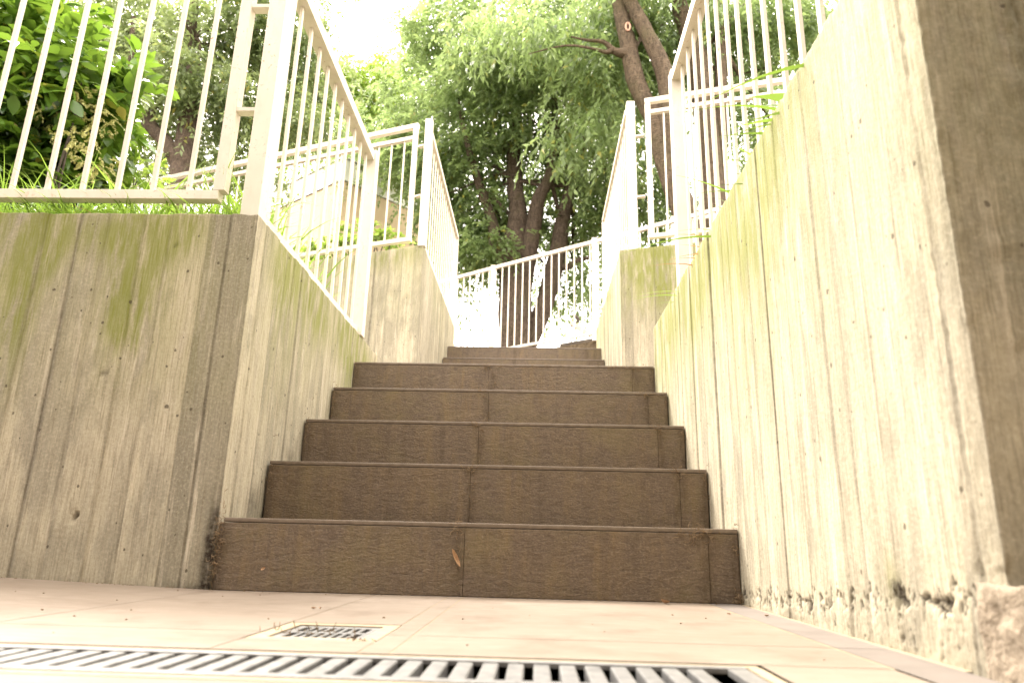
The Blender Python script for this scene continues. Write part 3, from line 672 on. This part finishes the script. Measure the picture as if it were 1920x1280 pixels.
for a in [(860, 60, 10.3, 110, 5200), (960, 20, 10.6, 150, 7500), (1080, 30, 10.2, 130, 6500), (800, 150, 10.8, 95, 3800), (900, 190, 10, 120, 5600), (1010, 170, 9.6, 130, 6500), (1120, 190, 10, 110, 5600),
          (790, 290, 10.6, 90, 4200), (890, 320, 10.2, 95, 4200), (1000, 310, 10.6, 90, 2900), (1100, 320, 10.4, 95, 4200), (1190, 330, 9.6, 60, 2600), (870, 420, 10.4, 80, 4200), (940, 430, 10.8, 75, 2400), (1040, 450, 11, 70, 1700), (1130, 420, 10.4, 70, 3200),
          (890, 510, 10.5, 62, 1900), (1120, 520, 10.6, 50, 900), (860, 570, 11, 35, 330), (1030, 560, 11, 40, 330), (1100, 600, 11, 35, 200), (900, 470, 9.7, 50, 1500), (1150, 90, 9.0, 80, 2600), (720, 270, 11, 90, 3800), (830, 370, 11, 70, 2600), (1060, 100, 8.6, 90, 2800), (930, 110, 8.8, 90, 2800)]: C_cl.append(cpx(*a))
C_cl += [cpx(1003, 560, 11.5, 22, 260), cpx(995, 600, 11.5, 14, 70)]
tree('big tree with several trunks rising behind the top railing in the middle', (.42, 10, 2.27), C_tr,
     rbranch(C_cl, [(.3, 10, 6.6), (.28, 10.1, 7.4), (1.36, 10.1, 6.5), (-.28, 9.85, 6.3), (.96, 9.85, 6.6)], 4, 22, .045) + [([(1.10, 10.1, 4.92), (1.3, 10, 4.86), (1.5, 9.9, 4.95), (1.75, 9.9, 5.0)], [.07, .06, .05, .02])],
     C_cl, LEAF_A, BARK, (.12, .052), droop=.4)
# --- right leaning tree
A_tr = [([(3.25, 7.2, 1.9), (3.1, 7.1, 2.9), (2.92, 7, 3.7), (2.76, 7, 4.36), (2.60, 7, 4.9), (2.50, 7, 5.35), (2.40, 7, 5.85), (2.24, 7, 6.2), (2.12, 7, 6.6), (2.02, 7, 7.2), (1.90, 7, 7.9), (1.8, 7, 8.7)], [.24, .2, .175, .17, .168, .165, .15, .13, .135, .115, .10, .08]),
        ([(2.55, 6.95, 5.25), (2.54, 6.88, 5.9), (2.54, 6.85, 6.35), (2.43, 6.85, 6.8), (2.25, 6.88, 7.3), (2.03, 6.9, 7.9), (1.88, 6.9, 8.6)], [.12, .13, .125, .115, .105, .095, .07])]
A_br = [([(2.12, 7, 6.95), (1.95, 6.95, 6.93), (1.82, 6.95, 6.97), (1.67, 6.9, 7.08), (1.43, 6.9, 7.11), (1.2, 6.9, 7.17)], [.085, .07, .05, .03, .02, .01]), ([(1.80, 6.93, 6.97), (1.7, 6.93, 6.93), (1.5, 6.9, 6.97), (1.12, 6.85, 6.98), (.6, 6.8, 6.8)], [.045, .03, .02, .014, .007]),
        ([(2.12, 7.05, 7.1), (2.3, 7.3, 7.5), (2.7, 7.6, 8.0)], [.05, .035, .015])]
A_cl = [cpx(*a) for a in [(1230, -10, 7.8, 130, 4200), (1120, 120, 7.6, 60, 1300), (1130, 200, 7.8, 50, 900), (1165, 290, 7.9, 55, 900), (1000, 20, 7.0, 80, 1000), (880, 25, 7.0, 50, 500), (1210, 120, 8.2, 80, 2600), (1140, 30, 7.6, 80, 1800), (1060, 230, 7.6, 45, 420), (1230, 480, 9.5, 55, 380), (1250, 380, 9.5, 50, 500), (1200, 400, 9.5, 45, 700), (1215, 560, 9.5, 35, 160)]]
ta = tree('leaning tree with two crossing stems, right behind the upper railing', (3.25, 7.2, 1.93), A_tr, A_br, A_cl, LEAF_A, BARK2, (.14, .046), twl=.4, droop=1.0)
bm = bmesh.new(); bmesh.ops.create_circle(bm, segments=20, radius=.05)
ci = [v.co.copy() for v in bm.verts]; bm.free(); bm = bmesh.new()
tube(bm, [Vector((2.02+c.x*.6, 6.885-.008, 7.32+c.y*1.3)) for c in ci]+[Vector((2.02+ci[0].x*.6, 6.877, 7.32+ci[0].y*1.3))], [.014]*21, 8, .05)
bm_obj('branch_scar', bm, mat_simple('pink_callus', (.40, .22, .15), (.5, .3, .22), 30), ta, True)
# --- right back tree
B_tr = [([(3.3, 7.7, 1.9), (3.28, 7.5, 3.0), (3.26, 7.5, 3.9), (3.24, 7.5, 4.9), (3.22, 7.5, 6.0), (3.16, 7.5, 7.1), (2.99, 7.5, 7.8), (2.9, 7.5, 8.4), (2.8, 7.5, 9.4)], [.26, .23, .19, .18, .17, .155, .14, .12, .09]),
        ([(3.32, 7.55, 4.5), (3.45, 7.6, 6.0), (3.54, 7.6, 7.6), (3.56, 7.6, 8.4), (3.6, 7.6, 9.4)], [.11, .10, .09, .08, .05])]
B_cl = [cpx(*a) for a in [(1400, 60, 8.4, 130, 5600), (1330, 20, 8.8, 90, 3000), (1430, 230, 8.6, 110, 4200), (1480, 60, 8.2, 100, 3600), (1260, 150, 9.4, 60, 1500), (1450, 350, 9.2, 80, 1500), (1400, 430, 9.4, 60, 600), (1330, 400, 9.6, 50, 240), (1540, 30, 8.6, 100, 1800)]]
tree('thick upright tree trunk seen through the bars of the right railing', (3.3, 7.7, 1.93), B_tr, rbranch(B_cl, [(3.16, 7.5, 7.1), (3.54, 7.6, 7.6)], 9, 8, .045), B_cl, LEAF_A, BARK2, (.12, .045))
# --- left tree
L_tr = [([(-4.2, 7.2, 1.9), (-4.24, 7.1, 3.4), (-4.26, 7, 4.5), (-4.27, 7, 5.3), (-4.29, 7, 6.07), (-4.46, 7, 7.16), (-4.51, 7, 7.9), (-4.56, 7, 8.9)], [.2, .18, .15, .14, .12, .10, .09, .06]),
        ([(-4.27, 7, 5.05), (-4.51, 6.95, 5.46), (-4.8, 6.95, 5.75), (-5.15, 6.95, 6.5), (-5.37, 7, 7.6)], [.11, .10, .09, .07, .04])]
L_cl = [cpx(*a) for a in [(240, 40, 7.6, 110, 5600), (130, 30, 7.8, 110, 3800), (360, 60, 7.4, 110, 5600), (470, 40, 7.6, 100, 4600), (560, 20, 7.8, 60, 2200), (230, 170, 7.4, 70, 2600), (400, 170, 7.0, 75, 3000), (300, 250, 7.6, 65, 2000), (470, 190, 7.3, 80, 3200), (400, 290, 7.6, 70, 2300), (520, 110, 8, 65, 2200), (330, 130, 6.6, 55, 1500), (280, 330, 7.8, 45, 1000), (560, 210, 8.2, 60, 2200), (460, 330, 8.4, 60, 1600), (600, 130, 8.6, 45, 1300)]]
tree('leafy grey-green tree behind the left railing, between the shrub and the corner post', (-4.2, 7.2, 1.93), L_tr, rbranch(L_cl, [(-4.29, 7, 6.1), (-4.46, 7, 7.1), (-4.8, 6.95, 5.8)], 12, 14, .04), L_cl, LEAF_D, BARK, (.10, .042), twl=.3)
# --- far bright tree in the gap
D_cl = [cpx(*a) for a in [(660, 150, 16, 60, 4200), (700, 180, 16, 70, 4600), (620, 180, 16, 60, 3600), (740, 130, 16.5, 45, 2600), (680, 260, 16.5, 70, 3600), (600, 280, 16.5, 80, 3600), (760, 220, 17, 70, 3200), (540, 220, 16.5, 80, 3200), (640, 330, 17, 60, 2000), (770, 350, 17, 60, 1800)]]
tree('bright yellow-green tree far off below the open patch of sky', (-3.6, 16.5, 2.27), [([(-3.6, 16.5, 2.2), (-3.6, 16.5, 5), (-3.3, 16.5, 8), (-3.2, 16.5, 10.5)], [.25, .22, .16, .06])], rbranch(D_cl, [(-3.5, 16.5, 7), (-3.3, 16.5, 8.5)], 5, 10, .05), D_cl, LEAF_B, BARK, (.13, .052), twl=.5, sub=.3)

# ------------------------------------------------------------------ shrubs
def shrub(label, base, clumps, mat, leaf, stems=5, kw=None, flowers=(), cat='shrub'):
    root = empty('shrub', base, label, cat); bm = bmesh.new(); r = random.Random(len(clumps))
    for k in range(stems):
        c = r.choice(clumps); t = Vector(c[:3])+Vector((r.uniform(-.5, .5)*c[3], 0, r.uniform(-.2, .4)*c[5])); b = Vector(base)+Vector((r.uniform(-.15, .15), r.uniform(-.1, .1), 0))
        tube(bm, [b, b.lerp(t, .4)+Vector((r.uniform(-.1, .1), 0, .1)), t], [.014, .010, .004], 6, .05)
    bm_obj('stems', bm, DARKC if cat == 'shrub' else BARK, root, True)
    B, D, N, L, W, Tt = sprays(clumps, leaf[0], leaf[1], **(kw or {}))
    link('foliage', leaf_mesh_fine('foliage', B, D, N, L, W, fold=.12, tint=Tt), mat, root, True)
    if flowers:
        B, D, N, L, W, Tt = sprays(flowers, .018, .014, per=14, twl=.06, droop=0, sub=.05)
        link('flower_clusters', leaf_mesh('flower_clusters', B, D, N, L, W, tint=Tt), FLOWER, root)
    return root
S_cl = [cpx(*a) for a in [(30, 60, 2.0, 75, 800), (60, 150, 2.1, 90, 1500), (-60, 130, 2.1, 110, 900), (120, 120, 1.95, 48, 500), (140, 200, 2.1, 42, 520), (50, 250, 2.3, 90, 1800), (-50, 280, 2.2, 90, 900), (125, 290, 2.3, 50, 800), (30, 340, 2.3, 90, 1700), (150, 160, 1.9, 30, 200), (60, 200, 2.7, 110, 1800), (110, 350, 2.5, 60, 800)]]
S_fl = [cpx(*a) for a in [(165, 215, 1.9, 26, 500), (150, 260, 1.9, 20, 320), (185, 300, 1.9, 22, 360), (95, 200, 1.9, 18, 200), (175, 180, 1.95, 16, 260)]]
shrub('large broad-leaved shrub behind the bars at the left edge, pale flower clusters on it', (-2.4, 2.2, .95), S_cl, LEAF_C, (.105, .056), 9, dict(per=8, twl=.2, droop=.1, sub=.10, shape=.6), S_fl)
B_cl2 = [cpx(*a) for a in [(250, 325, 2.6, 28, 130), (215, 345, 2.5, 22, 90), (290, 335, 2.7, 20, 70)]]
shrub('low light green bush just right of the large shrub, in the grass', (-2.1, 2.65, .95), B_cl2, LEAF_B, (.055, .028), 4, dict(per=8, twl=.12, droop=0, sub=.06))
for lab, lst, base in [('small clipped yellow-green bush on the left landing wall beside the building', [(700, 440, 4.4, 22, 420), (722, 448, 4.4, 16, 260), (735, 455, 4.4, 9, 120)], (-.75, 4.4, 1.93)),
                       ('yellow-tipped bush behind the left landing railing, left of the clipped one', [(650, 440, 4.3, 16, 260), (664, 455, 4.2, 18, 260), (625, 462, 4.2, 18, 260)], (-1.05, 4.3, 1.93)),
                       ('sparse yellow-green bush low against the building, leftmost behind the landing railing', [(590, 470, 4.1, 16, 240), (566, 474, 4.0, 14, 180), (605, 480, 4.1, 16, 180)], (-1.5, 4.1, 1.93))]:
    shrub(lab, base, [cpx(*a) for a in lst], LEAF_B, (.040, .020), 4, dict(per=8, twl=.08, droop=-.3, sub=.04))

# ------------------------------------------------------------------ grass
def blades(roots, length, wdt, lean, curve, nseg=5):
    """roots Nx3, lean Nx3 unit-ish sideways vector (adds to up), curve: how much the tip falls over"""
    N = len(roots); V = np.zeros((N, nseg+1, 2, 3)); d0 = unit(np.array([0, 0, 1.])+lean); sd_ = unit(np.cross(d0, np.array([0, -1, .0])+rng.normal(size=(N, 3))*.5))
    hd = unit(lean*np.array([1, 1, 0])+1e-5)
    for k in range(nseg+1):
        t = k/nseg; p = roots+d0*(length*t)[:, None]+hd*(length*curve*t*t)[:, None]-np.array([0, 0, 1.])*(length*curve*.8*t**2.4)[:, None]
        wk = wdt*(1-t**1.6)*(.55+.9*t*(1-t)*2)+.0002
        V[:, k, 0] = p-sd_*(wk/2)[:, None]; V[:, k, 1] = p+sd_*(wk/2)[:, None]
    b = np.arange(N)[:, None, None]*(nseg+1)*2+np.arange(nseg)[None, :, None]*2
    Fq = (b+np.array([0, 1, 3, 2])[None, None, :]).reshape(-1, 4); me = np_mesh('grass', V.reshape(-1, 3), Fq)
    C = np.ones((N, (nseg+1)*2, 4)); C[:, :, 0] = rng.random(N)[:, None]; C[:, :, 1] = .5
    a = me.color_attributes.new('tint', 'FLOAT_COLOR', 'POINT'); a.data.foreach_set('color', C.reshape(-1).astype(np.float32)); return me
def field(n, x0, x1, y0, y1, z, l0, l1, w0, w1, mat, label, lean=.35, cv=(.1, .7), edge=None, power=1.6):
    xy = np.stack([rng.uniform(x0, x1, n), rng.uniform(y0, y1, n)], 1)
    if edge is not None: xy = xy[edge(xy)]
    n = len(xy); r = np.concatenate([xy, np.full((n, 1), z)], 1); an = rng.uniform(0, 2*np.pi, n)
    le = np.stack([np.cos(an), np.sin(an), 0*an], 1)*(rng.random(n)*lean+.05)[:, None]
    me = blades(r, l0+(l1-l0)*rng.random(n)**power, rng.uniform(w0, w1, n), le, rng.uniform(*cv, n))
    o = link('grass', me, mat, None); return tag(o, label, 'grass', kind='stuff')
bed = lambda xy: (xy[:, 1] < 1.44-.36*(xy[:, 0]+.1))
field(12000, -2.6, -.08, .068, .9, .97, .05, .34, .004, .011, GRASSM, 'green grass growing along the top of the left wall under the railing', edge=bed, power=2.2)
field(5200, -1.3, -.075, .064, .20, .97, .04, .15, .004, .009, GRASSM, 'short dense grass at the front edge of the left wall', cv=(.3, 1.2))
field(4500, -2.6, -.09, .9, 2.2, .97, .06, .22, .003, .008, GRASSM, 'grass in the bed behind the left side railing', edge=bed)
field(90, -1.4, -.09, .07, .4, .97, .07, .20, .003, .005, GRASSR, 'scattered reddish dry grass blades on the left wall', cv=(.3, 1.3), lean=.9)
field(2600, 1.42, 2.6, -.8, 1.0, .95, .06, .22, .004, .008, GRASSM, 'grass in the bed behind the right wall')
field(2200, -3.5, -.13, 2.8, 4.4, 1.925, .05, .18, .003, .007, GRASSM, 'grass on the bed behind the left landing wall', edge=lambda q: (q[:, 1] > 2.74-.352*(q[:, 0]+.115)) & (q[:, 0] < -.13))
field(1200, 1.47, 3.4, 2.75, 5.0, 1.925, .05, .18, .003, .007, GRASSM, 'grass on the bed behind the right landing wall')
# single long-bladed tufts leaning over the right wall
def tuft(label, x, y, n, l, lean_dir, w=.011, mat=None, cv=(.2, .8), seed=0):
    r = np.random.default_rng(seed); roots = np.array([x, y, .955])+r.normal(size=(n, 3))*np.array([.012, .085, 0])
    le = np.array(lean_dir)*(1.0+.5*r.normal(size=(n, 1)))+r.normal(size=(n, 3))*np.array([.25, .25, 0]); le[:, 2] = 0
    me = blades(roots, l*(.6+.5*r.random(n)), w*(.7+.5*r.random(n)), le, r.uniform(*cv, n), 8)
    o = link('grass_tuft', me, mat or GRASSM, None); return tag(o, label, 'grass tuft')
tuft('long green grass tuft arching over the right wall, highest and nearest the camera', 1.38, -.52, 9, .22, (-.8, .5, 0), .013, seed=1)
tuft('broad-bladed green tuft behind the right wall at the top edge of the picture', 1.42, -.66, 3, .22, (-.35, .2, 0), .04, seed=2)
tuft('thin green grass tuft beside the middle bars of the right railing', 1.38, -.20, 8, .18, (-.9, .3, 0), .008, seed=3)
tuft('sparse grass tuft low on the right wall, before the end post', 1.38, .08, 7, .24, (-1.0, .2, 0), .008, seed=4)
tuft('reddish dry grass tuft near the end post of the right railing', 1.38, .24, 6, .20, (-.9, .1, 0), .007, GRASSR, seed=5)
tuft('tiny grass wisps over the right wall just past the end post', 1.38, .55, 5, .18, (-1.1, .0, 0), .004, seed=6)

# ------------------------------------------------------------------ building
bc = Vector((-3.2, 11.0, 0)); u1 = Vector((-.80, .60, 0)); u2 = Vector((.655, .755, 0)); 
root = empty('building', (bc.x, bc.y, 2.27), 'low cream building with a pale flat parapet behind the left railings', 'building')
def wallbox(name, mat, l1, l2, z0, z1, out):
    a = bc-(u1+u2)*out; pts = [a, a+u2*(l2+2*out), a+u2*(l2+2*out)+u1*(l1+2*out), a+u1*(l1+2*out)]
    bm = bmesh.new(); prism(bm, [(p.x, p.y) for p in pts], z0, z1); return bm_obj(name, bm, mat, root)
wallbox('wall', RENDER, 9, 2.9, 2.2, 7.08, 0); wallbox('parapet', BANDM, 9, 2.9, 7.083, 7.56, .03); wallbox('coping', BANDM, 9, 2.9, 7.563, 7.60, .06)
# unseen block added behind the camera to shade the faces turned toward it
root = empty('building', (1, -3.6, 0), 'plain grey block added unseen behind the viewpoint to shade the near walls', 'building')
bm = bmesh.new(); box(bm, -7, 9, -9, -2.75, -.05, 3.5); bm_obj('wall', bm, BLOCKER, root)  # body of the added light-blocking block
bm = bmesh.new(); box(bm, -7.2, 9.2, -9.2, -2.6, 3.503, 3.7); bm_obj('light_blocker_top', bm, BLOCKER, root)
# ------------------------------------------------------------------ small things behind the top railing
bm = bmesh.new(); beam(bm, (1.08, 6.62, 2.44), (1.56, 6.28, 2.44), .10, .075, .006)
tag(bm_obj('timber_edging', bm, DARKC), 'short dark timber beam lying behind the top railing by its right post', 'timber')
root = empty('garden_post', (1.20, 6.85, 2.27), 'slim grey post with slanting weathered boards, seen through the top railing', 'post')
bm = bmesh.new(); beam(bm, (1.205, 6.85, 2.25), (1.205, 6.85, 2.84), .018, .018, .002); bm_obj('pole', bm, DARKC, root)
bm = bmesh.new(); beam(bm, (1.20, 6.85, 2.83), (1.46, 6.83, 2.66), .05, .055, .004); bm_obj('board', bm, mat_simple('bleached_wood', (.5, .4, .3), (.62, .5, .4), 30), root)
bm = bmesh.new(); tube(bm, [(1.215, 6.84, 2.93), (1.25, 6.84, 2.92), (1.29, 6.84, 2.88), (1.29, 6.84, 2.85), (1.25, 6.84, 2.815)], [.012, .022, .022, .018, .01], 8); bm_obj('bracket', bm, DARKC, root, True)

# ------------------------------------------------------------------ debris
def dry_leaf(label, loc, ln, wd, rot, curl=.5):
    bm = bmesh.new(); g = []
    for i in range(9):
        t = i/8; w_ = wd*math.sin(math.pi*min(1, t*.96+.03))**.7*.5
        g.append([bm.verts.new((ln*(t-.5), s*w_, curl*ln*.5*(4*(t-.5)**2)*.6+abs(s)*w_*.9)) for s in (-1, 0, 1)])
    for a, b in zip(g[:-1], g[1:]):
        for k in range(2): bm.faces.new((a[k], b[k], b[k+1], a[k+1]))
    o = bm_obj('dry_leaf', bm, DRY, None, True); o.location = loc; o.rotation_euler = rot
    return tag(o, label, 'leaf')
dry_leaf('curled pinkish dry leaf on the floor near the right end of the first step', (1.078, -.062, .002), .022, .016, (0, .2, .3), .9)
dry_leaf('tiny curled brown leaf bit on the floor above the small drain', (.375, -.40, .001), .009, .006, (0, 0, .4))
dry_leaf('tiny pale leaf bit beside the brown one above the small drain', (.386, -.395, .001), .008, .005, (0, 0, 1.4))
dry_leaf('long dry leaf hanging in the middle seam of the first riser', (.592, -.006, .088), .045, .010, (1.4, 1.1, .2), .3)
dry_leaf('small pale curled leaf stuck low on the left of the first riser', (.128, -.005, .052), .012, .006, (1.3, -.6, .2), .8)
dry_leaf('small brown leaf on the grey floor border by the right wall', (1.232, -.30, .001), .012, .006, (0, 0, .5))
dry_leaf('brown leaf bit on the tiles left of the grey floor border', (1.165, -.28, .001), .009, .005, (0, 0, -.5))
# dirt and root threads along seams
def threads(label, spots, seed):
    r = random.Random(seed); bm = bmesh.new()
    for (x, y, z, dx, dy, dz, n, l) in spots:
        for k in range(n):
            p = Vector((x+r.gauss(0, dx), y-abs(r.gauss(0, dy)), z+r.gauss(0, dz))); d = Vector((r.gauss(0, 1), r.gauss(0, .3), r.gauss(0, .8))).normalized()*l*r.uniform(.4, 1.2)
            tube(bm, [p, p+d*.5+Vector((r.gauss(0, l*.2), 0, r.gauss(0, l*.2))), p+d], [.0006, .0007, .0003], 4, 0)
    o = bm_obj('plant_debris', bm, DEBRIS); return tag(o, label, 'debris', kind='stuff')
sp = []
for i in range(5):
    y, z = i*T, (i+1)*RZ
    sp += [(.60-.010*i, y-.001, z-.012, .012, .002, .008, 16, .014), (.60, y-.001, z-.07, .005, .002, .04, 14, .010), (1.19, y-.001, z-.012, .018, .002, .006, 16, .016), (1.262, y-.001, z-.03, .004, .002, .025, 14, .010), (.012, y-.001, z-.04, .005, .002, .04, 18, .012)]
sp += [(1.12, 1.124-.001, .842, .05, .002, .004, 30, .018), (.75, 1.123, .842, .08, .002, .004, 30, .016), (.008, -.004, .09, .005, .003, .05, 120, .014), (1.262, -.004, .012, .008, .004, .008, 40, .012), (1.16, -.002, .155, .03, .002, .008, 40, .018)]
sp += [(.45, -.70, -.002, .03, .03, .001, 26, .012), (.56, -.80, 0, .02, .004, .001, 14, .012)]
threads('thin dry roots and dirt caught along the step seams and edges', sp, 3)
r_ = random.Random(5); bm = bmesh.new()
for k in range(160):
    x = r_.uniform(-.8, 1.26); y = -abs(r_.gauss(0, .01))-.003 if k < 110 else r_.uniform(-.9, -.02)
    s = r_.uniform(.0006, .0018); b2 = Matrix.Translation((x, y, fz(x)+s*.6)) @ Matrix.Rotation(r_.random()*6, 4, 'Z') @ Matrix.Diagonal((s*1.6, s, s*.7, 1))
    bmesh.ops.create_icosphere(bm, subdivisions=1, radius=1, matrix=b2)
tag(bm_obj('grit', bm, DEBRIS), 'specks of grit scattered on the floor and along the first step', 'grit', kind='stuff')
